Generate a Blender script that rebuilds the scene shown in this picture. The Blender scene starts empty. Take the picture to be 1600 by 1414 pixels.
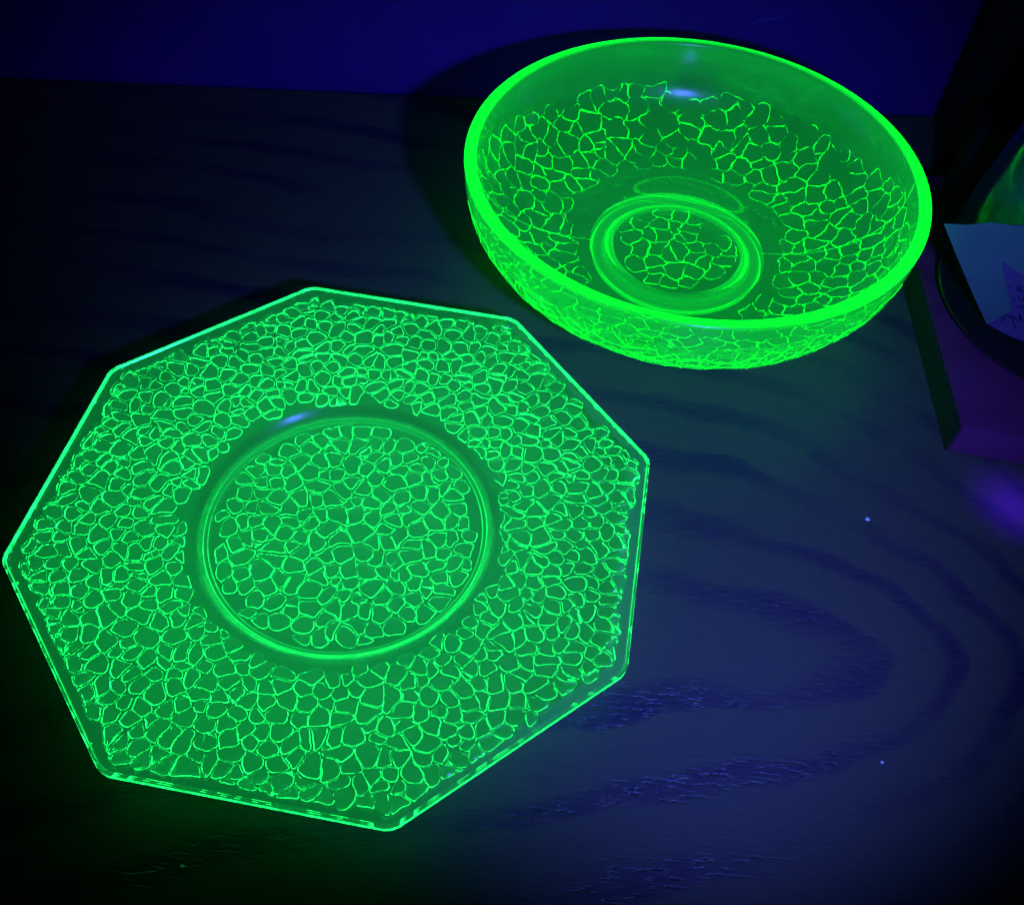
import bpy, bmesh, math, random
import numpy as np
from mathutils import Vector, Matrix, noise
from mathutils.geometry import delaunay_2d_cdt

S = 0.11                      # plate circumradius in metres; layout units below are multiples of it
scene = bpy.context.scene
col = scene.collection

# ---------------------------------------------------------------- camera
cam_d = bpy.data.cameras.new('camera')
cam = bpy.data.objects.new('camera', cam_d)
col.objects.link(cam)
scene.camera = cam
cam_d.sensor_fit = 'HORIZONTAL'
cam_d.sensor_width = 36.0
cam_d.lens = 36.0 * 1539.935 / 1600.0
cam_d.clip_start = 0.01
cam_d.clip_end = 50
_p, _r = 0.914656526, 0.0813618612
fw = Vector((0, math.cos(_p), -math.sin(_p)))
r0, u0 = Vector((1, 0, 0)), Vector((0, math.sin(_p), math.cos(_p)))
rt = math.cos(_r) * r0 + math.sin(_r) * u0
up = -math.sin(_r) * r0 + math.cos(_r) * u0
M = Matrix((rt, up, -fw)).transposed().to_4x4()
M.translation = Vector((0, 0, 2.7076)) * S
cam.matrix_world = M

# ---------------------------------------------------------------- world, lamp, exposure
world = bpy.data.worlds.new('World')
scene.world = world
world.use_nodes = True
wb = world.node_tree.nodes['Background']
wb.inputs[0].default_value = (0.02, 0.03, 0.12, 1)
wb.inputs[1].default_value = 0.02

def spot(name, loc, aim, energy, color, size, blend, radius):
    d = bpy.data.lights.new(name, 'SPOT')
    d.energy = energy; d.color = color; d.spot_size = math.radians(size); d.spot_blend = blend
    d.shadow_soft_size = radius
    o = bpy.data.objects.new(name, d); col.objects.link(o)
    o.location = Vector(loc) * S
    o.rotation_euler = (Vector(aim) - Vector(loc)).to_track_quat('-Z', 'Y').to_euler()
    return o
# the hand-held ultraviolet torch, to the right of and a little lower than the camera
spot('uv_torch', (1.0, 0.12, 2.1), (0.42, 2.36, 0.0), 8.0, (0.080, 0.125, 1.0), 73, 1.0, 0.013)
# added narrow spot without a known source, makes the violet patch beside the board
spot('added_violet_spot', (2.3, 1.3, 1.5), (1.73, 2.03, 0.0), 12.0, (0.07, 0.0, 1.0), 7.5, 1.0, 0.01)

vs = scene.view_settings
vs.view_transform = 'Standard'; vs.look = 'None'; vs.exposure = 0.0; vs.gamma = 1.0
vs.use_curve_mapping = False
scene.render.engine = 'CYCLES'
cy = scene.cycles
cy.max_bounces = 28; cy.transmission_bounces = 28; cy.glossy_bounces = 14; cy.diffuse_bounces = 3
cy.volume_bounces = 0; cy.transparent_max_bounces = 8
cy.caustics_refractive = True; cy.caustics_reflective = True
cy.sample_clamp_direct = 0.5
cy.sample_clamp_indirect = 1.5
cy.blur_glossy = 0.3
cy.use_denoising = True
cy.denoiser = 'OPENIMAGEDENOISE'
cy.use_adaptive_sampling = False

# ---------------------------------------------------------------- materials
def mat(name):
    m = bpy.data.materials.new(name); m.use_nodes = True
    m.node_tree.nodes.clear()
    return m, m.node_tree.nodes, m.node_tree.links

def node(ns, t, **kw):
    n = ns.new(t)
    for k, v in kw.items():
        if k.startswith('i_'):
            key = k[2:]
            n.inputs[int(key) if key.isdigit() else key].default_value = v
        else:
            setattr(n, k, v)
    return n

def mth(ns, ls, op, a, b=None, c=None):
    n = ns.new('ShaderNodeMath'); n.operation = op
    for i, v in enumerate((a, b, c)):
        if v is None: continue
        if isinstance(v, (int, float)): n.inputs[i].default_value = v
        else: ls.new(v, n.inputs[i])
    return n.outputs[0]

def glow_glass(name, emit, strength, absorb, density, rough=0.0, film=0.03):
    """uranium glass: clear refracting skin, fluorescing and slightly absorbing body"""
    m, ns, ls = mat(name)
    out = node(ns, 'ShaderNodeOutputMaterial')
    g = node(ns, 'ShaderNodeBsdfGlass', i_IOR=1.5, i_Roughness=rough)
    g.inputs['Color'].default_value = (1, 1, 1, 1)
    gl = node(ns, 'ShaderNodeBsdfGlossy', i_Roughness=0.21)
    ms = node(ns, 'ShaderNodeMixShader'); ms.inputs[0].default_value = film
    ls.new(g.outputs[0], ms.inputs[1]); ls.new(gl.outputs[0], ms.inputs[2])
    ls.new(ms.outputs[0], out.inputs['Surface'])
    e = node(ns, 'ShaderNodeEmission', i_Strength=strength); e.inputs[0].default_value = (*emit, 1)
    a = node(ns, 'ShaderNodeVolumeAbsorption', i_Density=density); a.inputs[0].default_value = (*absorb, 1)
    ad = node(ns, 'ShaderNodeAddShader')
    ls.new(e.outputs[0], ad.inputs[0]); ls.new(a.outputs[0], ad.inputs[1])
    ls.new(ad.outputs[0], out.inputs['Volume'])
    return m

M_plate = glow_glass('plate_uranium_glass', (0.010, 1.0, 0.17), 64.0, (0.3, 0.88, 0.35), 20.0, film=0.018)
M_bowl = glow_glass('bowl_uranium_glass', (0.012, 1.0, 0.22), 40.0, (0.2, 0.985, 0.0), 200.0)
M_jar_green = glow_glass('jar_green_glass', (0.0, 1.0, 0.5), 7.0, (0.2, 0.9, 0.4), 20.0)

def simple(name, color, rough=0.6, spec=0.3, bump=0.0, bscale=300.0):
    m, ns, ls = mat(name)
    out = node(ns, 'ShaderNodeOutputMaterial')
    b = node(ns, 'ShaderNodeBsdfPrincipled', i_Roughness=rough)
    b.inputs['Specular IOR Level'].default_value = spec
    tc = node(ns, 'ShaderNodeTexCoord')
    nz = node(ns, 'ShaderNodeTexNoise', i_Scale=bscale * 0.4, i_Detail=5.0)
    ls.new(tc.outputs['Object'], nz.inputs['Vector'])
    mx = node(ns, 'ShaderNodeMix', data_type='RGBA')
    mx.inputs[6].default_value = (*[c * 0.8 for c in color], 1); mx.inputs[7].default_value = (*[c * 1.2 for c in color], 1)
    ls.new(nz.outputs[0], mx.inputs[0]); ls.new(mx.outputs[2], b.inputs['Base Color'])
    if bump:
        n2 = node(ns, 'ShaderNodeTexNoise', i_Scale=bscale, i_Detail=4.0)
        ls.new(tc.outputs['Object'], n2.inputs['Vector'])
        bp = node(ns, 'ShaderNodeBump', i_Strength=bump, i_Distance=0.001)
        ls.new(n2.outputs[0], bp.inputs['Height']); ls.new(bp.outputs[0], b.inputs['Normal'])
    ls.new(b.outputs[0], out.inputs['Surface'])
    return m

def wood(name, light, dark, arcs=True, rough=0.42):
    """varnished oak; cathedral growth rings (nested arcs) and open pores"""
    m, ns, ls = mat(name)
    out = node(ns, 'ShaderNodeOutputMaterial')
    b = node(ns, 'ShaderNodeBsdfPrincipled')
    tc = node(ns, 'ShaderNodeTexCoord')
    mp = node(ns, 'ShaderNodeMapping'); mp.inputs['Scale'].default_value = (1 / S, 1 / S, 1 / S)
    ls.new(tc.outputs['Object'], mp.inputs['Vector'])
    sp = node(ns, 'ShaderNodeSeparateXYZ'); ls.new(mp.outputs[0], sp.inputs[0])
    X, Y = sp.outputs[0], sp.outputs[1]
    def stretched(sx, sy, detail=4.0, rgh=0.6, w=0.0):
        v = node(ns, 'ShaderNodeMapping'); v.inputs['Scale'].default_value = (sx, sy, 1); v.inputs['Location'].default_value = (w, w * 2, 0)
        ls.new(mp.outputs[0], v.inputs['Vector'])
        n = node(ns, 'ShaderNodeTexNoise', i_Scale=1.0, i_Detail=detail, i_Roughness=rgh)
        ls.new(v.outputs[0], n.inputs['Vector'])
        return n.outputs[0]
    big = stretched(0.9, 1.6, 2.0, 0.5, 3.1)
    mid = stretched(4.0, 9.0, 4.0, 0.6, 7.7)
    if arcs:
        # rings: nested parabolas whose axis follows the grain, tip towards +X
        ax = mth(ns, ls, 'MULTIPLY_ADD', X, 0.06, 1.36)
        dy = mth(ns, ls, 'SUBTRACT', Y, ax)
        dy2 = mth(ns, ls, 'MULTIPLY', dy, dy)
        den = mth(ns, ls, 'MULTIPLY_ADD', dy2, 1.0, 0.03)
        dd = mth(ns, ls, 'SQRT', den)                       # |dy|, rounded at the axis
        q = mth(ns, ls, 'MULTIPLY_ADD', X, 0.16, dd)        # arms draw together towards +X
        xr = mth(ns, ls, 'MAXIMUM', mth(ns, ls, 'SUBTRACT', X, 0.75), 0.0)
        q = mth(ns, ls, 'MULTIPLY_ADD', mth(ns, ls, 'MULTIPLY', xr, xr), 0.55, q)
    else:
        q = Y
    q = mth(ns, ls, 'MULTIPLY_ADD', mth(ns, ls, 'SUBTRACT', big, 0.5), 0.42, q)
    q = mth(ns, ls, 'MULTIPLY_ADD', mth(ns, ls, 'SUBTRACT', mid, 0.5), 0.07, q)
    w = mth(ns, ls, 'FRACT', mth(ns, ls, 'MULTIPLY_ADD', q, 4.3, 0.15))
    ramp = node(ns, 'ShaderNodeValToRGB')
    cr = ramp.color_ramp
    cr.elements[0].position = 0.0; cr.elements[0].color = (0, 0, 0, 1)
    cr.elements[1].position = 1.0; cr.elements[1].color = (0, 0, 0, 1)
    for pos, v in ((0.42, 0.12), (0.55, 0.85), (0.68, 1.0), (0.80, 0.75), (0.86, 0.05)):
        e = cr.elements.new(pos); e.color = (v, v, v, 1)
    ls.new(w, ramp.inputs[0])
    bandn = stretched(1.1, 2.0, 3.0, 0.5, 11.0)
    bm_ = mth(ns, ls, 'MULTIPLY', ramp.outputs[0], mth(ns, ls, 'MULTIPLY_ADD', bandn, 3.0, -0.95))
    band = node(ns, 'ShaderNodeClamp'); ls.new(bm_, band.inputs[0])
    fine = stretched(9.0, 150.0, 5.0, 0.7, 1.0)
    pore_n = stretched(16.0, 75.0, 3.0, 0.55, 5.0)
    pr = node(ns, 'ShaderNodeMapRange', i_1=0.53, i_2=0.63); ls.new(pore_n, pr.inputs[0])
    pore = mth(ns, ls, 'MULTIPLY', pr.outputs[0], mth(ns, ls, 'MULTIPLY_ADD', band.outputs[0], 0.85, 0.10))
    mx = node(ns, 'ShaderNodeMix', data_type='RGBA')
    mx.inputs[6].default_value = (*light, 1); mx.inputs[7].default_value = (*dark, 1)
    f1 = mth(ns, ls, 'MULTIPLY', band.outputs[0], 0.85)
    f2 = node(ns, 'ShaderNodeClamp'); ls.new(mth(ns, ls, 'MULTIPLY_ADD', mth(ns, ls, 'SUBTRACT', fine, 0.5), 1.7, f1), f2.inputs[0])
    ls.new(f2.outputs[0], mx.inputs[0])
    ls.new(mx.outputs[2], b.inputs['Base Color'])
    rr = mth(ns, ls, 'MULTIPLY_ADD', fine, 0.16, rough)
    rr = mth(ns, ls, 'MULTIPLY_ADD', pore, -0.30, rr)
    ls.new(rr, b.inputs['Roughness'])
    b.inputs['Specular IOR Level'].default_value = 0.5
    hgt = mth(ns, ls, 'MULTIPLY_ADD', pore, -1.0, mth(ns, ls, 'MULTIPLY', fine, 0.35))
    bp = node(ns, 'ShaderNodeBump', i_Strength=0.8, i_Distance=0.00018)
    ls.new(hgt, bp.inputs['Height']); ls.new(bp.outputs[0], b.inputs['Normal'])
    ls.new(b.outputs[0], out.inputs['Surface'])
    return m

M_table = wood('table_oak', (0.064, 0.072, 0.040), (0.020, 0.011, 0.036))  # second colour: dark grain bands with their violet sheen painted in
M_board = wood('board_wood', (0.15, 0.02, 0.075), (0.10, 0.015, 0.05), arcs=False, rough=0.45)
M_side_shade = simple('board_side_shade', (0.012, 0.03, 0.012), 0.75, 0.2, 0.2)  # shade and the bowl's green glow put into the colour
M_black = simple('black_lacquer', (0.006, 0.006, 0.008), 0.7, 0.15)
M_dish = simple('dark_glazed_dish', (0.012, 0.012, 0.012), 0.3, 0.35)
M_paper = simple('note_paper', (0.16, 0.07, 0.22), 0.8, 0.1, 0.1, 200)
M_tape = simple('frosted_tape', (0.12, 0.17, 0.19), 0.45, 0.3, 0.12, 120)
M_ink = simple('ink', (0.01, 0.01, 0.05), 0.7, 0.1)
M_lint = simple('lint', (0.85, 0.85, 0.85), 0.9, 0.0)

def wall_mat():
    m, ns, ls = mat('wall_paint')
    out = node(ns, 'ShaderNodeOutputMaterial')
    b = node(ns, 'ShaderNodeBsdfPrincipled', i_Roughness=0.75)
    b.inputs['Specular IOR Level'].default_value = 0.1
    tc = node(ns, 'ShaderNodeTexCoord')
    n1 = node(ns, 'ShaderNodeTexNoise', i_Scale=14.0, i_Detail=5.0)
    ls.new(tc.outputs['Object'], n1.inputs['Vector'])
    mx = node(ns, 'ShaderNodeMix', data_type='RGBA')
    mx.inputs[6].default_value = (0.036, 0.001, 0.105, 1); mx.inputs[7].default_value = (0.062, 0.003, 0.20, 1)
    ls.new(n1.outputs[0], mx.inputs[0]); ls.new(mx.outputs[2], b.inputs['Base Color'])
    n2 = node(ns, 'ShaderNodeTexNoise', i_Scale=160.0, i_Detail=3.0)
    ls.new(tc.outputs['Object'], n2.inputs['Vector'])
    bp = node(ns, 'ShaderNodeBump', i_Strength=0.35, i_Distance=0.0008)
    ls.new(n2.outputs[0], bp.inputs['Height']); ls.new(bp.outputs[0], b.inputs['Normal'])
    ls.new(b.outputs[0], out.inputs['Surface'])
    return m
M_wall = wall_mat()

def clear_glass():
    m, ns, ls = mat('clear_glass')
    out = node(ns, 'ShaderNodeOutputMaterial')
    g = node(ns, 'ShaderNodeBsdfGlass', i_IOR=1.45, i_Roughness=0.12); g.inputs[0].default_value = (0.8, 0.82, 0.95, 1)
    df = node(ns, 'ShaderNodeBsdfDiffuse'); df.inputs[0].default_value = (0.10, 0.06, 0.22, 1)
    mx = node(ns, 'ShaderNodeMixShader'); mx.inputs[0].default_value = 0.16
    ls.new(g.outputs[0], mx.inputs[1]); ls.new(df.outputs[0], mx.inputs[2])
    ls.new(mx.outputs[0], out.inputs['Surface'])
    return m
M_clear = clear_glass()

# ---------------------------------------------------------------- mesh helpers
def link(name, me, m, parent=None):
    if m is not None: me.materials.append(m)
    o = bpy.data.objects.new(name, me); col.objects.link(o)
    if parent is not None: o.parent = parent
    return o

def from_py(name, verts, faces, m, parent=None, smooth=False):
    me = bpy.data.meshes.new(name)
    me.from_pydata([tuple(v) for v in verts], [], faces)
    me.update()
    if smooth is True:
        me.polygons.foreach_set('use_smooth', [True] * len(me.polygons))
    elif smooth is not False:
        me.polygons.foreach_set('use_smooth', smooth)
    me.update()
    return link(name, me, m, parent)

def empty(name, loc):
    o = bpy.data.objects.new(name, None); col.objects.link(o)
    o.empty_display_size = 0.02
    o.location = Vector(loc) * S
    return o

def tag(o, label=None, cat=None, group=None, kind=None):
    if label: o['label'] = label
    if cat: o['category'] = cat
    if group: o['group'] = group
    if kind: o['kind'] = kind
    return o

def prism(name, pts, z0, z1, m, parent=None, bevel=0.0):
    bm = bmesh.new()
    a = [bm.verts.new((x * S, y * S, z0 * S)) for x, y in pts]
    b = [bm.verts.new((x * S, y * S, z1 * S)) for x, y in pts]
    n = len(pts)
    bm.faces.new(a[::-1]); bm.faces.new(b)
    for i in range(n): bm.faces.new((a[i], a[(i + 1) % n], b[(i + 1) % n], b[i]))
    bmesh.ops.recalc_face_normals(bm, faces=bm.faces)
    if bevel:
        bmesh.ops.bevel(bm, geom=list(bm.edges), offset=bevel * S, segments=2, affect='EDGES')
    me = bpy.data.meshes.new(name); bm.to_mesh(me); bm.free()
    return link(name, me, m, parent)

def lathe(name, prof, m, parent=None, n=160, closed=True):
    """prof: (r, z) loop in layout units, revolved about z"""
    V, F = [], []
    k = len(prof)
    for j in range(n):
        a = 2 * math.pi * j / n
        for r, z in prof: V.append((r * math.cos(a) * S, r * math.sin(a) * S, z * S))
    for j in range(n):
        j2 = (j + 1) % n
        for i in range(k if closed else k - 1):
            i2 = (i + 1) % k
            F.append((j * k + i, j2 * k + i, j2 * k + i2, j * k + i2))
    o = from_py(name, V, F, m, parent, True)
    bm = bmesh.new(); bm.from_mesh(o.data)
    bmesh.ops.remove_doubles(bm, verts=bm.verts, dist=1e-6)
    bmesh.ops.recalc_face_normals(bm, faces=bm.faces)
    for e in bm.edges:
        if len(e.link_faces) == 2 and e.calc_face_angle(0) > 0.7: e.smooth = False
    bm.to_mesh(o.data); bm.free()
    return o

# ---------------------------------------------------------------- setting
def wall_y(x): return 4.072 + (4.38 - 4.072) * (x + 2.53) / (1.90 + 2.53)
GAP = 0.03
table = prism('table', [(-3.6, -0.6), (3.4, -0.6), (3.4, wall_y(3.4) - GAP), (-3.6, wall_y(-3.6) - GAP)], -0.25, 0.0, M_table, bevel=0.006)
tag(table, 'dark oak table top with wavy cathedral grain', kind='structure')
wall = prism('wall', [(-4.2, wall_y(-4.2)), (4.2, wall_y(4.2)), (4.2, wall_y(4.2) + 0.3), (-4.2, wall_y(-4.2) + 0.3)], -1.2, 3.2, M_wall)
tag(wall, 'violet lit painted wall behind the table', kind='structure')

M_ridge = simple('plaster_ridge', (0.07, 0.02, 0.30), 0.6, 0.2)
for line, rad in ((((-0.726, 0.446), (-0.66, 0.41), (-0.616, 0.377), (-0.603, 0.333), (-0.589, 0.303)), 0.0022), (((-0.589, 0.303), (-0.545, 0.285), (-0.503, 0.238), (-0.43, 0.169)), 0.0030),
                  (((-0.909, 0.272), (-0.865, 0.234), (-0.822, 0.192)), 0.0022), (((-0.932, 0.139), (-0.877, 0.115), (-0.834, 0.094)), 0.0035),
                  (((0.90, 0.40), (0.959, 0.430), (1.033, 0.443), (1.098, 0.470)), 0.0034), (((-0.301, 0.362), (-0.257, 0.349)), 0.0025), (((-1.25, 0.21), (-1.20, 0.19), (-1.18, 0.16)), 0.0020)):
    V, F = [], []
    n = len(line)
    for i, (x, z) in enumerate(line):
        rr_ = rad * (0.35 if i in (0, n - 1) else 1.0)
        for q in range(6):
            a = 2 * math.pi * q / 6
            V.append((x * S, (wall_y(x) + 0.6 * rr_ * math.cos(a)) * S, (z + rr_ * math.sin(a)) * S))
        if i:
            for q in range(6): F.append(((i - 1) * 6 + q, (i - 1) * 6 + (q + 1) % 6, i * 6 + (q + 1) % 6, i * 6 + q))
    F.append(tuple(range(6))[::-1]); F.append(tuple(range((n - 1) * 6, n * 6)))
    from_py('plaster_ridge', V, F, M_ridge, wall, True)

# ---------------------------------------------------------------- crackle relief
def voronoi(seeds, keep, clipper, gapf, kn=26):
    """cells of a Voronoi diagram as (outer outline, inner outline) pairs; gapf gives half the channel and wall widths"""
    P = np.array(seeds)
    cells = []
    for i in range(len(P)):
        if not keep(P[i]): continue
        d2 = ((P - P[i]) ** 2).sum(1)
        nb = np.argsort(d2)[1:kn]
        planes = []
        for j in nb:
            n = P[j] - P[i]; L = float(np.hypot(*n)); n = n / L
            rng = random.Random(int(min(i, j) * 7919 + max(i, j)))
            planes.append((n, float(n @ (P[i] + P[j])) / 2, gapf(rng)))
        for n, dd in clipper(P[i]): planes.append((n, dd, (0.0, gapf(random.Random(i))[1])))
        def poly(lv):
            big = 5.0
            pg = [(P[i][0] - big, P[i][1] - big), (P[i][0] + big, P[i][1] - big), (P[i][0] + big, P[i][1] + big), (P[i][0] - big, P[i][1] + big)]
            for n, dd, (g, w) in planes:
                lim = dd - g - (w if lv else 0.0)
                new = []
                for a in range(len(pg)):
                    A, B = pg[a], pg[(a + 1) % len(pg)]
                    da = n[0] * A[0] + n[1] * A[1] - lim; db = n[0] * B[0] + n[1] * B[1] - lim
                    if da <= 0: new.append(A)
                    if (da < 0 < db) or (db < 0 < da):
                        t = da / (da - db); new.append((A[0] + t * (B[0] - A[0]), A[1] + t * (B[1] - A[1])))
                pg = new
                if len(pg) < 3: return None
            return pg
        o, n_ = poly(0), poly(1)
        if o is None or n_ is None: continue
        ar = abs(sum(n_[a][0] * n_[(a + 1) % len(n_)][1] - n_[(a + 1) % len(n_)][0] * n_[a][1] for a in range(len(n_)))) / 2
        if ar < 0.0004: continue
        cells.append((o, n_))
    return cells

def soften(pg, cut, seg):
    """cut the corners and subdivide the edges of an outline"""
    out = []
    n = len(pg)
    for a in range(n):
        P0, P1, P2 = pg[a - 1], pg[a], pg[(a + 1) % n]
        for Q in (P0, P2):
            L = math.hypot(Q[0] - P1[0], Q[1] - P1[1])
            t = min(0.33, cut / max(L, 1e-9))
            out.append((P1[0] + t * (Q[0] - P1[0]), P1[1] + t * (Q[1] - P1[1])))
    pts = []
    n = len(out)
    for a in range(n):
        A, B = out[a], out[(a + 1) % n]
        L = math.hypot(B[0] - A[0], B[1] - A[1])
        if L < 0.002: continue
        k = max(1, int(L / seg + 0.5))
        for t in range(k): pts.append((A[0] + (B[0] - A[0]) * t / k, A[1] + (B[1] - A[1]) * t / k))
    return pts

def mid_outline(o, n_, f):
    """outline lying the fraction f of the way from outline n_ out to outline o"""
    out = []
    for p in n_:
        q = min(o, key=lambda v: (v[0] - p[0]) ** 2 + (v[1] - p[1]) ** 2)
        out.append((p[0] + f * (q[0] - p[0]), p[1] + f * (q[1] - p[1])))
    return out

def nvec(v):
    return Vector((noise.noise(v), noise.noise(v + Vector((31.7, 5.3, 9.1))), noise.noise(v + Vector((7.9, 47.1, 21.3)))))

def warp(p, amp, freq, off):
    v = Vector((p[0] * freq + off, p[1] * freq - off, off))
    n = nvec(v)
    v2 = Vector((p[0] * freq * 2.3 - off, p[1] * freq * 2.3, off * 2))
    n2 = nvec(v2)
    return (p[0] + amp * 1.25 * (n.x + 0.35 * n2.x), p[1] + amp * 1.25 * (n.y + 0.35 * n2.y))

def relief_surface(boundary, extra, cells, depthf, wamp, wfreq, woff, cut, seg, shoulder=None, soft=False):
    """triangulate a 2D domain with the cell outlines; returns points (x, y, lift), triangles and a smooth flag per triangle"""
    V, E, lift, kind = [], [], [], []
    def add(loop, lifts, kd):
        s = len(V)
        for p, l in zip(loop, lifts):
            V.append(Vector(p)); lift.append(l); kind.append(kd)
        n = len(loop)
        for a in range(n): E.append((s + a, s + (a + 1) % n))
    add(boundary, [0.0] * len(boundary), 0)
    for p in extra:
        V.append(Vector(p)); lift.append(0.0); kind.append(0)
    for ci, (o, n_) in enumerate(cells):
        sh = shoulder
        oo = [warp(p, wamp, wfreq, woff) for p in soften(o, cut, seg)]
        ii = [warp(p, wamp, wfreq, woff) for p in soften(n_, cut, seg)]
        if len(oo) < 3 or len(ii) < 3: continue
        add(oo, [0.0] * len(oo), 0)
        if sh:                          # an easy slope below, a steep one above
            mm = [warp(p, wamp, wfreq, woff) for p in soften(mid_outline(o, n_, sh[0]), cut, seg)]
            if len(mm) >= 3: add(mm, [sh[1] * depthf(p) for p in mm], 1)
        add(ii, [depthf(p) for p in ii], 1)
    v2, e2, f2, ov, oe, of = delaunay_2d_cdt(V, E, [], 0, 1e-7)
    L2, K2 = [], []
    for src in ov:
        if src: L2.append(lift[src[0]]); K2.append(kind[src[0]])
        else: L2.append(0.0); K2.append(0)
    pts = [(p.x, p.y, l) for p, l in zip(v2, L2)]
    smooth = [soft or all(K2[i] == 0 for i in f) for f in f2]
    bidx = [None] * len(boundary)
    for i, src in enumerate(ov):
        for s in src:
            if s < len(boundary): bidx[s] = i
    return pts, f2, smooth, bidx

def shell(name, relief, map_under, upper_rings, center, m, parent, upper=None, crisp=1):
    """close a relief underside with a gridded upper side (rings listed from the edge inwards)"""
    pts, tri, smooth, bidx = relief
    V = [map_under(*p) for p in pts]
    N = len(bidx)
    F = []
    for f, sf in zip(tri, smooth):
        f = tuple(f)[::-1]
        if not sf:                      # crisp facet: corners of its own
            k = len(V); V.extend([V[i] for i in f]); f = (k, k + 1, k + 2)
        F.append(f)
    sm = [True] * len(F)
    k = len(V); V.extend([V[i] for i in bidx])          # crisp lower arris
    prev = list(range(k, k + N))
    for ri, ring in enumerate(upper_rings):
        if 0 < ri < crisp:                                  # sharp arris: fresh corners for the next strip
            k = len(V); V.extend([V[i] for i in prev]); prev = list(range(k, k + N))
        s = len(V); V.extend(ring); cur = list(range(s, s + N))
        for a in range(N):
            b = (a + 1) % N
            F.append((prev[a], prev[b], cur[b], cur[a])); sm.append(True)
        prev = cur
    if upper is None:
        c = len(V); V.append(center)
        for a in range(N):
            F.append((prev[a], prev[(a + 1) % N], c)); sm.append(True)
    else:
        (p2, t2, _s2, b2), mp = upper
        ids = {i: prev[a] for a, i in enumerate(b2)}
        for i, p in enumerate(p2):
            if i not in ids:
                ids[i] = len(V); V.append(mp(*p))
        hard = lambda v: max(math.cos(PA + math.pi / 8 + math.pi / 4 * i) * v[0] + math.sin(PA + math.pi / 8 + math.pi / 4 * i) * v[1] for i in range(8)) - (APO - 0.030 - 0.050)
        for f, sf in zip(t2, _s2):
            f = tuple(ids[i] for i in f)
            if not sf and min(hard(V[i]) for i in f) > 0:
                k = len(V); V.extend([V[i] for i in f]); f = (k, k + 1, k + 2)
            F.append(f); sm.append(True)
    o = from_py(name, [tuple(Vector(v) * S) for v in V], F, m, parent, sm)
    return o

def hexseeds(rad, d, jit, seed, drop=0.05):
    rng = random.Random(seed)
    out = []
    ny = int(rad / (d * 0.866)) + 2
    for j in range(-ny, ny + 1):
        for i in range(-ny - 4, ny + 5):
            x = (i + 0.5 * (j % 2)) * d + rng.uniform(-jit, jit) * d
            y = j * d * 0.866 + rng.uniform(-jit, jit) * d
            if math.hypot(x, y) < rad and rng.random() > drop: out.append((x, y))
    return out

# ---------------------------------------------------------------- octagonal plate
PC = (-0.50875, 1.70722)
PA = 1.85754
ZR = 0.145
def oct_r(th, R=1.0):
    """distance from the centre to the octagon's edge, corners slightly blunted"""
    k = math.pi / 4
    a = (th - PA) % k - k / 2
    return R * math.cos(k / 2) / math.cos(a)
APO = math.cos(math.pi / 8)
R_FL, R_RISE = 0.445, 0.498
Z_FL, Z_RISE = 0.042, 0.078
def smooth01(t):
    t = min(1, max(0, t)); return t * t * (3 - 2 * t)
def plate_top(r, th):
    if r <= R_FL: return Z_FL
    if r <= R_RISE: return Z_FL + (Z_RISE - Z_FL) * smooth01((r - R_FL) / (R_RISE - R_FL))
    ro = oct_r(th)
    t = (r - R_RISE) / (ro - R_RISE)
    return Z_RISE + (ZR - Z_RISE) * (0.75 * t + 0.25 * t * t)
TH = 0.028
def plate_under(x, y, lift):
    r, th = math.hypot(x, y), math.atan2(y, x)
    ro = oct_r(th)
    t = max(0.0, (r - R_RISE) / (ro - R_RISE))
    z = plate_top(r, th) - (TH * (1.0 - 0.35 * min(1, t)))
    return (x, y, z - lift)

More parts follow.
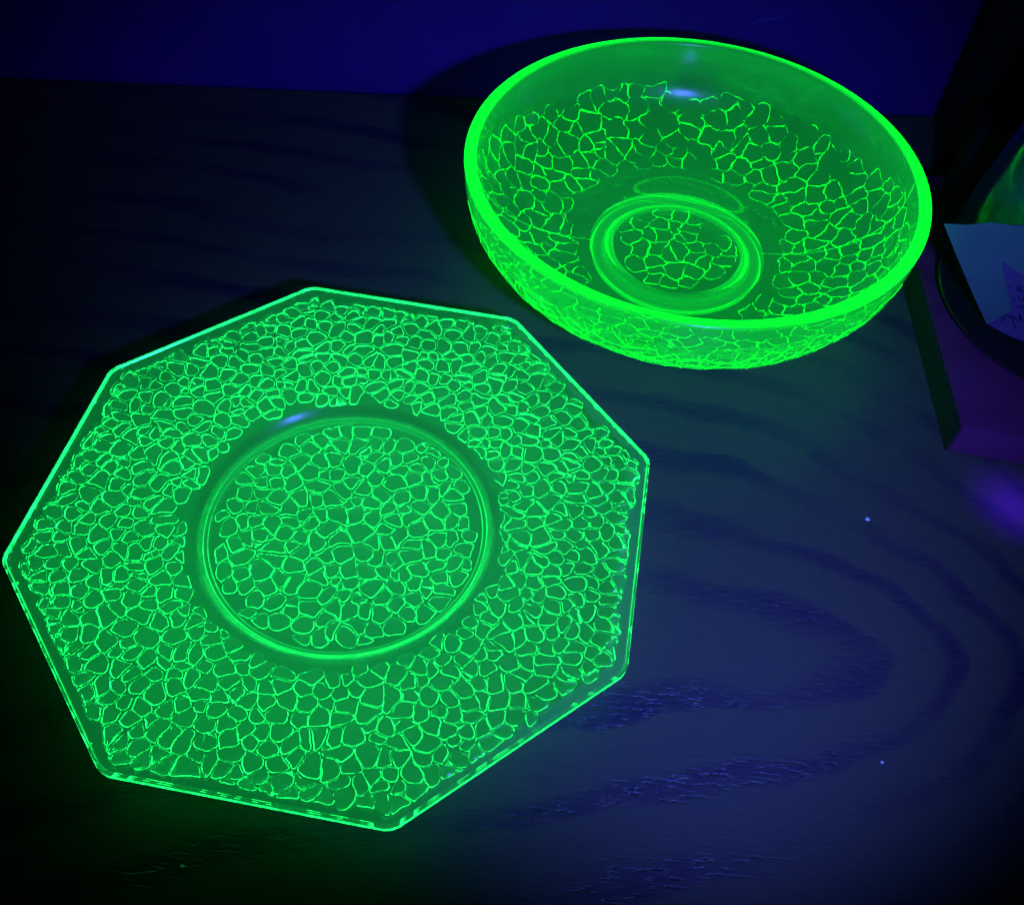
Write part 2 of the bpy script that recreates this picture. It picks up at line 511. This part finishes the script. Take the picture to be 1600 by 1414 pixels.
plate = empty('glass_plate', (PC[0], PC[1], 0))
tag(plate, 'flat octagonal glowing green uranium glass plate with crackle pattern and round well', 'plate')
def build_plate():
    N = 320
    bd = []
    k = math.pi / 4
    for q in range(N):
        # walk round the octagon with blunted corners
        th = PA + 2 * math.pi * q / N
        ro = oct_r(th)
        a = abs(((th - PA + k / 2) % k) - k / 2)     # angle away from the nearest corner
        ro = min(ro, 0.9945 + a * 0.02)
        bd.append((ro * math.cos(th), ro * math.sin(th)))
    # cells
    seeds = hexseeds(1.15, 0.0515, 0.36, 5, 0.05)
    nrm = [(math.cos(PA + k / 2 + k * i), math.sin(PA + k / 2 + k * i)) for i in range(8)]
    def octd(p): return max(n[0] * p[0] + n[1] * p[1] for n in nrm)
    LIM = APO - 0.030
    IN = 0.503
    def keep(p):
        r = math.hypot(*p)
        return octd(p) < LIM + 0.006 and r > IN - 0.004
    def clip(p):
        r = math.hypot(*p); n = (p[0] / r, p[1] / r)
        pl = [(np.array(m_), LIM) for m_ in nrm]
        pl.append((np.array((-n[0], -n[1])), -IN))
        return pl
    gap = lambda rng: (rng.uniform(0.0003, 0.0036), 0.0023)
    cells = voronoi(seeds, keep, clip, gap)
    seeds2 = hexseeds(0.6, 0.0575, 0.36, 11, 0.05)
    OUT = 0.424
    keep2 = lambda p: math.hypot(*p) < OUT - 0.008
    def clip2(p):
        r = math.hypot(*p) + 1e-9
        return [(np.array((p[0] / r, p[1] / r)), OUT)]
    cells += voronoi(seeds2, keep2, clip2, gap)
    extra = []
    for r in (0.433, 0.439, 0.445, 0.451, 0.457, 0.463, 0.469, 0.475, 0.481, 0.487, 0.493, 0.498):
        for q in range(200):
            a = 2 * math.pi * (q + 0.5 * (int(r * 1000) % 2)) / 200
            extra.append((r * math.cos(a), r * math.sin(a)))
    for fr in (0.995, 0.988, 0.980, 0.972):
        for x, y in bd: extra.append((x * fr, y * fr))
    def depth(p):
        n = noise.noise(Vector((p[0] * 7, p[1] * 7, 3.3)))
        return 0.0058 * min(1.0, max(0.35, 0.95 + 0.8 * n))
    rel = relief_surface(bd, extra, cells, depth, 0.011, 19.0, 4.0, 0.006, 0.010, (0.28, 0.30))
    ths = [math.atan2(y, x) for x, y in bd]
    rbs = [math.hypot(x, y) for x, y in bd]
    rings = []
    def ring_at(fr, dz):
        return [(fr * rb * math.cos(t), fr * rb * math.sin(t), plate_top(fr * rb, t) + dz) for t, rb in zip(ths, rbs)]
    # outer wall, rounded arris, shallow raised lip
    rings.append([(rb * 1.005 * math.cos(t), rb * 1.005 * math.sin(t), ZR - 0.015) for t, rb in zip(ths, rbs)])
    rings.append([(rb * 1.005 * math.cos(t), rb * 1.005 * math.sin(t), ZR + 0.002) for t, rb in zip(ths, rbs)])
    rings.append([(rb * 1.0005 * math.cos(t), rb * 1.0005 * math.sin(t), ZR + 0.0048) for t, rb in zip(ths, rbs)])
    rings.append(ring_at(0.9960, 0.0048))
    rings.append(ring_at(0.9920, 0.0008))
    rings.append(ring_at(0.976, 0.0))
    bd2 = [(0.976 * x, 0.976 * y) for x, y in bd]
    extra2 = [(x, y) for x, y in extra if math.hypot(x, y) < 0.5]
    wide = lambda rng: (rng.uniform(0.0004, 0.0020), 0.0046)
    cells2 = voronoi(seeds, keep, clip, wide) + voronoi(seeds2, keep2, clip2, wide)
    rel2 = relief_surface(bd2, extra2, cells2, lambda p: 0.0012 + 0.0022 * smooth01((octd(p) - LIM + 0.058) / 0.012), 0.011, 19.0, 4.0, 0.008, 0.012, None, False)
    upper = (rel2, lambda x, y, l: (x, y, plate_top(math.hypot(x, y), math.atan2(y, x)) + l))
    shell('body', rel, plate_under, rings, None, M_plate, plate, upper, 6)
    lathe('foot_ring', [(0.434, 0.0150), (0.437, 0.002), (0.440, 0.0), (0.447, 0.0), (0.451, 0.002), (0.456, 0.0175)], M_plate, plate, 200)
build_plate()

# ---------------------------------------------------------------- round bowl
BC = (0.59948, 3.14339)
BR, BH = 0.8677, 0.475
OUTER = [(0.0, 0.052), (0.12, 0.052), (0.24, 0.052)]
for _a in np.linspace(0.03, 1.0, 12):
    _q = 2 / 2.4
    OUTER.append((0.34 + (BR - 0.34) * math.sin(_a * math.pi / 2) ** _q, BH - (BH - 0.052) * math.cos(_a * math.pi / 2) ** _q))
def resample(poly, n):
    """arc-length table of a Catmull-Rom curve through poly"""
    P = [Vector(p) for p in poly]
    P = [2 * P[0] - P[1]] + P + [2 * P[-1] - P[-2]]
    out = []
    for i in range(1, len(P) - 2):
        for t in np.linspace(0, 1, 30, endpoint=False):
            a, b, c, d = P[i - 1], P[i], P[i + 1], P[i + 2]
            out.append(0.5 * ((2 * b) + (c - a) * t + (2 * a - 5 * b + 4 * c - d) * t * t + (3 * b - a - 3 * c + d) * t ** 3))
    out.append(P[-2])
    L = [0.0]
    for a, b in zip(out, out[1:]): L.append(L[-1] + (b - a).length)
    s = np.linspace(0, L[-1], n)
    x = np.interp(s, L, [p.x for p in out]); z = np.interp(s, L, [p.y for p in out])
    return s, x, z
bs, bx_, bz_ = resample(OUTER, 400)
SMAX = float(bs[-1])
tx, tz = np.gradient(bx_, bs), np.gradient(bz_, bs)
nl = np.hypot(tx, tz)
nrx, nrz = tz / nl, -tx / nl        # outward normal
def bowl_at(s):
    return tuple(float(np.interp(s, bs, a)) for a in (bx_, bz_, nrx, nrz))
def bowl_under(x, y, lift):
    s = min(SMAX, math.hypot(x, y)); th = math.atan2(y, x)
    r, z, nr, nz = bowl_at(s)
    r += lift * nr; z += lift * nz
    return (r * math.cos(th), r * math.sin(th), z)
bowl = empty('glass_bowl', (BC[0], BC[1], 0))
tag(bowl, 'deep round glowing green uranium glass bowl with thick bright rim and crackle sides', 'bowl')
def build_bowl():
    N = 300
    ths = [2 * math.pi * q / N for q in range(N)]
    bd = [(SMAX * math.cos(t), SMAX * math.sin(t)) for t in ths]
    seeds = hexseeds(1.35, 0.080, 0.38, 21)
    IN, OUT = 0.50, SMAX - 0.085
    def lims(p):                     # the pattern stops lower on the far side and comes closer to the foot elsewhere
        b = smooth01(0.5 + 0.9 * p[1] / math.hypot(*p) - 0.25)
        return 0.405 + 0.10 * b, OUT - 0.11 * b
    def keep(p):
        a, b = lims(p)
        return a + 0.012 < math.hypot(*p) < b - 0.012
    def clip(p):
        r = math.hypot(*p); n = np.array((p[0] / r, p[1] / r))
        a, b = lims(p)
        return [(n, b), (-n, -a)]
    gap = lambda rng: (rng.uniform(0.0002, 0.0008), 0.0014)
    cells = voronoi(seeds, keep, clip, gap)
    seeds2 = hexseeds(0.4, 0.075, 0.34, 8)
    def clip2(p):
        r = math.hypot(*p) + 1e-9
        return [(np.array((p[0] / r, p[1] / r)), 0.245)]
    cells += voronoi(seeds2, lambda p: math.hypot(*p) < 0.235, clip2, gap)
    extra = []
    for r in list(np.arange(0.262, 0.400, 0.014)) + list(np.arange(OUT + 0.018, SMAX - 0.006, 0.013)):
        n = 180 if r < 0.6 else 260
        for q in range(n):
            a = 2 * math.pi * (q + 0.5 * (int(r * 1000) % 2)) / n
            extra.append((r * math.cos(a), r * math.sin(a)))
    def depth(p):
        s = math.hypot(*p)
        n = noise.noise(Vector((p[0] * 5, p[1] * 5, 8.1))) + 0.6 * noise.noise(Vector((p[0] * 13, p[1] * 13, 1.7)))
        d = 0.0036 * min(1.0, max(0.0, 0.75 + 1.5 * n - 1.6 * max(0.0, s - 0.80) * max(0.0, math.sin(math.atan2(p[1], p[0])))))
        return d * (0.25 + 0.75 * smooth01((SMAX - 0.085 - s) / 0.10))
    rel = relief_surface(bd, extra, cells, depth, 0.019, 16.0, 9.0, 0.006, 0.008)
    rings = []
    # rim: rounded lip 0.04 thick, then the inner face
    T = 0.046
    def ring(r, z): return [(r * math.cos(t), r * math.sin(t), z) for t in ths]
    for a in np.linspace(0.15, 1.0, 7):
        ang = math.pi * a
        rings.append(ring(BR - T / 2 + (T / 2) * math.cos(ang), BH + 0.016 * math.sin(ang)))
    for s in np.linspace(SMAX - 0.012, 0.02, 46):
        r, z, nr, nz = bowl_at(s)
        tk = 0.034 + 0.012 * smooth01((s - 0.8 * SMAX) / (0.2 * SMAX))
        rings.append(ring(r - tk * nr, z - tk * nz))
    shell('body', rel, bowl_under, rings, (0, 0, 0.052 + 0.034), M_bowl, bowl)
    lathe('foot_ring', [(0.258, 0.0505), (0.272, 0.020), (0.296, 0.004), (0.308, 0.0), (0.332, 0.0), (0.342, 0.004), (0.354, 0.0525)], M_bowl, bowl, 200)
    # mould seam: a hairline ridge up two opposite sides
    for th in (math.radians(2), math.radians(178)):
        V, F = [], []
        ss = np.linspace(0.35, SMAX - 0.03, 60)
        for i, s in enumerate(ss):
            r, z, nr, nz = bowl_at(s)
            c, si = math.cos(th), math.sin(th)
            for w, l in ((-0.0030, 0.0005), (0.0, 0.0050 * min(1.0, i / 4.0, max(0.1, (58 - i) / 24.0))), (0.0030, 0.0005), (0, -0.002)):
                V.append(((r + l * nr) * c - w * si, (r + l * nr) * si + w * c, z + l * nz))
            if i:
                b = i * 4
                for q in range(4): F.append((b - 4 + q, b - 4 + (q + 1) % 4, b + (q + 1) % 4, b + q))
        F.append((0, 1, 2, 3)); e = len(V) - 4; F.append((e + 3, e + 2, e + 1, e))
        o = from_py('mould_seam', [tuple(Vector(v) * S) for v in V], F, M_bowl, bowl)
        bm = bmesh.new(); bm.from_mesh(o.data); bmesh.ops.recalc_face_normals(bm, faces=bm.faces); bm.to_mesh(o.data); bm.free()
build_bowl()

# ---------------------------------------------------------------- things at the right-hand end of the table
board = empty('wooden_board', (1.54, 2.249, 0))
tag(board, 'low violet lit wooden board with its left side coloured as shaded, under the black dish', 'board')
prism('panel', [(0.006, 0.004), (1.5, -0.236), (1.5, 1.43), (0.006, 1.43)], 0.0, 0.14, M_board, board, 0.006)
prism('side_shade_strip', [(0.0, 0.004), (0.0055, 0.004), (0.0055, 1.43), (0.0, 1.43)], 0.0, 0.133, M_side_shade, board)  # thin sheet that paints the board's left side as shaded

cab = empty('black_cabinet', (1.82, 3.90, 0))
tag(cab, 'tall black cabinet standing against the wall behind the wooden board', 'cabinet')
prism('carcass', [(0.0, 0.0), (1.4, 0.0), (1.4, 0.46), (0.10, 0.46)], 0.0, 1.9, M_black, cab, 0.01)
prism('door', [(0.02, -0.02), (1.38, -0.02), (1.38, -0.002), (0.02, -0.002)], 0.05, 1.85, M_black, cab, 0.004)

case = empty('dark_patch_box', (1.74, 3.50, 0.14))  # added box, stands in for a dark patch on the board
tag(case, 'added plain black box filling the dark patch on the wooden board behind the dish', 'box')
prism('base', [(0.0, 0.0), (1.0, 0.0), (1.0, 0.17), (0.035, 0.17)], 0.0, 0.30, M_black, case, 0.006)
prism('lid', [(-0.004, -0.004), (1.004, -0.004), (1.004, 0.174), (0.031, 0.174)], 0.301, 0.36, M_black, case, 0.006)

dish = lathe('round_dish', [(0.0, 0.0), (0.42, 0.0), (0.50, 0.012), (0.538, 0.035), (0.543, 0.043), (0.537, 0.047), (0.50, 0.030), (0.42, 0.018), (0.0, 0.016)], M_dish, None, 128, closed=False)
dish.location = Vector((2.125, 2.885, 0.1405)) * S
tag(dish, 'round black dish lying on the wooden board', 'dish')

# note leaning against the jars, its upper part covered by a strip of frosted tape
def T(px, py, z):
    """point at height z (layout units) in the direction of a photograph pixel"""
    d = fw + (px - 800) / 1539.935 * rt - (py - 707) / 1539.935 * up
    o = Vector((0, 0, 2.7076))
    return o + d * ((z - o.z) / d.z)
A_, D_, G_ = T(1476, 348, 0.60), T(1543, 505, 0.19), T(1600, 533, 0.19)
nrm_ = (D_ - A_).cross(G_ - A_).normalized()
if nrm_.dot(Vector((0, 0, 2.7076)) - A_) < 0: nrm_ = -nrm_
def on_note(px, py, lift=0.0):
    d = (fw + (px - 800) / 1539.935 * rt - (py - 707) / 1539.935 * up)
    o = Vector((0, 0, 2.7076))
    t = nrm_.dot(A_ - o) / nrm_.dot(d)
    return o + d * t + nrm_ * lift

def sheet(name, pix, lift, thick, m, parent, org):
    """thin sheet with a gently rippled outline lying in the note's plane"""
    P = [on_note(x, y) for x, y in pix]
    V = [(p + nrm_ * lift - org) * S for p in P] + [(p + nrm_ * (lift + thick) - org) * S for p in P]
    n = len(P)
    F = [tuple(range(n))[::-1], tuple(range(n, 2 * n))] + [(i, (i + 1) % n, n + (i + 1) % n, n + i) for i in range(n)]
    o = from_py(name, V, F, m, parent)
    bm = bmesh.new(); bm.from_mesh(o.data); bmesh.ops.recalc_face_normals(bm, faces=bm.faces); bm.to_mesh(o.data); bm.free()
    return o

note = empty('paper_note', D_)
tag(note, 'handwritten paper note covered with frosted tape leaning over the black dish', 'note')
paper = sheet('paper', [(1480, 352), (1640, 352), (1680, 560), (1640, 545), (1600, 533), (1578, 524), (1560, 515), (1545, 506)], 0.0, 0.003, M_paper, note, D_)
sheet('tape', [(1476, 348), (1512, 350), (1548, 346), (1600, 353), (1630, 356), (1610, 436), (1566, 405), (1572, 436), (1583, 483), (1562, 495), (1543, 505), (1520, 455), (1496, 398)], 0.004, 0.002, M_tape, note, D_)
strokes = [
    [(1566, 501), (1570, 494), (1575, 489), (1577, 497), (1581, 491), (1586, 509), (1589, 513)],
    [(1586, 494), (1589, 499), (1592, 500), (1595, 496), (1594, 490), (1597, 500), (1601, 503)],
    [(1601, 488), (1604, 503), (1607, 496), (1611, 501), (1614, 482), (1617, 503)],
    [(1592, 480), (1595, 476), (1597, 482), (1600, 476), (1603, 482)],
    [(1585, 465), (1586, 468)], [(1592, 466), (1593, 463)], [(1597, 470), (1601, 463), (1605, 469)],
    [(1578, 446), (1580, 449)], [(1590, 451), (1594, 453), (1597, 449), (1593, 446), (1590, 450), (1593, 455), (1600, 454)],
    [(1575, 380), (1579, 386), (1583, 392)], [(1596, 388), (1600, 384), (1604, 391)],
]
for st in strokes:
    V, F = [], []
    pts = [on_note(x, y) for x, y in st]
    for i, p_ in enumerate(pts):
        t_ = (pts[min(i + 1, len(pts) - 1)] - pts[max(i - 1, 0)]).normalized()
        sd = nrm_.cross(t_).normalized() * 0.0022
        for q_ in (p_ + sd, p_ - sd):
            V.append((q_ + nrm_ * 0.0034 - D_) * S)
        for q_ in (p_ - sd, p_ + sd):
            V.append((q_ + nrm_ * 0.0042 - D_) * S)
        if i:
            b = i * 4
            for q in range(4): F.append((b - 4 + q, b - 4 + (q + 1) % 4, b + (q + 1) % 4, b + q))
    F.append((3, 2, 1, 0)); e = len(V) - 4; F.append((e, e + 1, e + 2, e + 3))
    from_py('handwriting', V, F, M_ink, paper).location = (0, 0, 0)

# glass vessels standing on the dish behind the note
def dome(name, c, z0, prof, th, m, label, cat):
    P = prof + [(max(0.0, r - th), z - th * 0.6) for r, z in prof[::-1]]
    o = lathe(name, P, m, None, 128, closed=True)
    o.location = Vector((c[0], c[1], z0)) * S
    tag(o, label, cat)
    return o
dome('clear_glass_jar', (2.04, 3.06), 0.158, [(0.33, 0.0), (0.385, 0.05), (0.40, 0.12), (0.385, 0.28), (0.36, 0.45), (0.335, 0.65), (0.31, 0.85), (0.27, 0.98), (0.27, 1.06)], 0.014, M_clear,
     'clear bluish glass jar with sloping sides on the black dish', 'jar')
dome('green_glass_tumbler', (2.04, 3.06), 0.160, [(0.20, 0.0), (0.26, 0.08), (0.275, 0.2), (0.265, 0.4), (0.23, 0.6), (0.18, 0.75)], 0.014, M_jar_green,
     'dim green glass tumbler inside the clear jar', 'tumbler')

# lint caught by the lamp
for px, py, h, sz, lab in ((1355, 812, 0.0, 0.007, 'brightest speck of lint on the open table between plate and board'), (285, 1354, 0.0, 0.005, 'dim speck of lint on the dark table in front of the plate'), (1378, 1191, 0.0, 0.004, 'smallest speck of lint, far out on the bare oak table')):
    bm = bmesh.new()
    bmesh.ops.create_icosphere(bm, subdivisions=2, radius=sz * S)
    for v in bm.verts:
        v.co += nvec(v.co * 900.0) * sz * S * 0.5
        v.co.z = (v.co.z + sz * S) * 0.5
    me = bpy.data.meshes.new('lint_speck'); bm.to_mesh(me); bm.free()
    o = link('lint_speck', me, M_lint)
    o.location = T(px, py, h) * S
    tag(o, lab, 'lint')
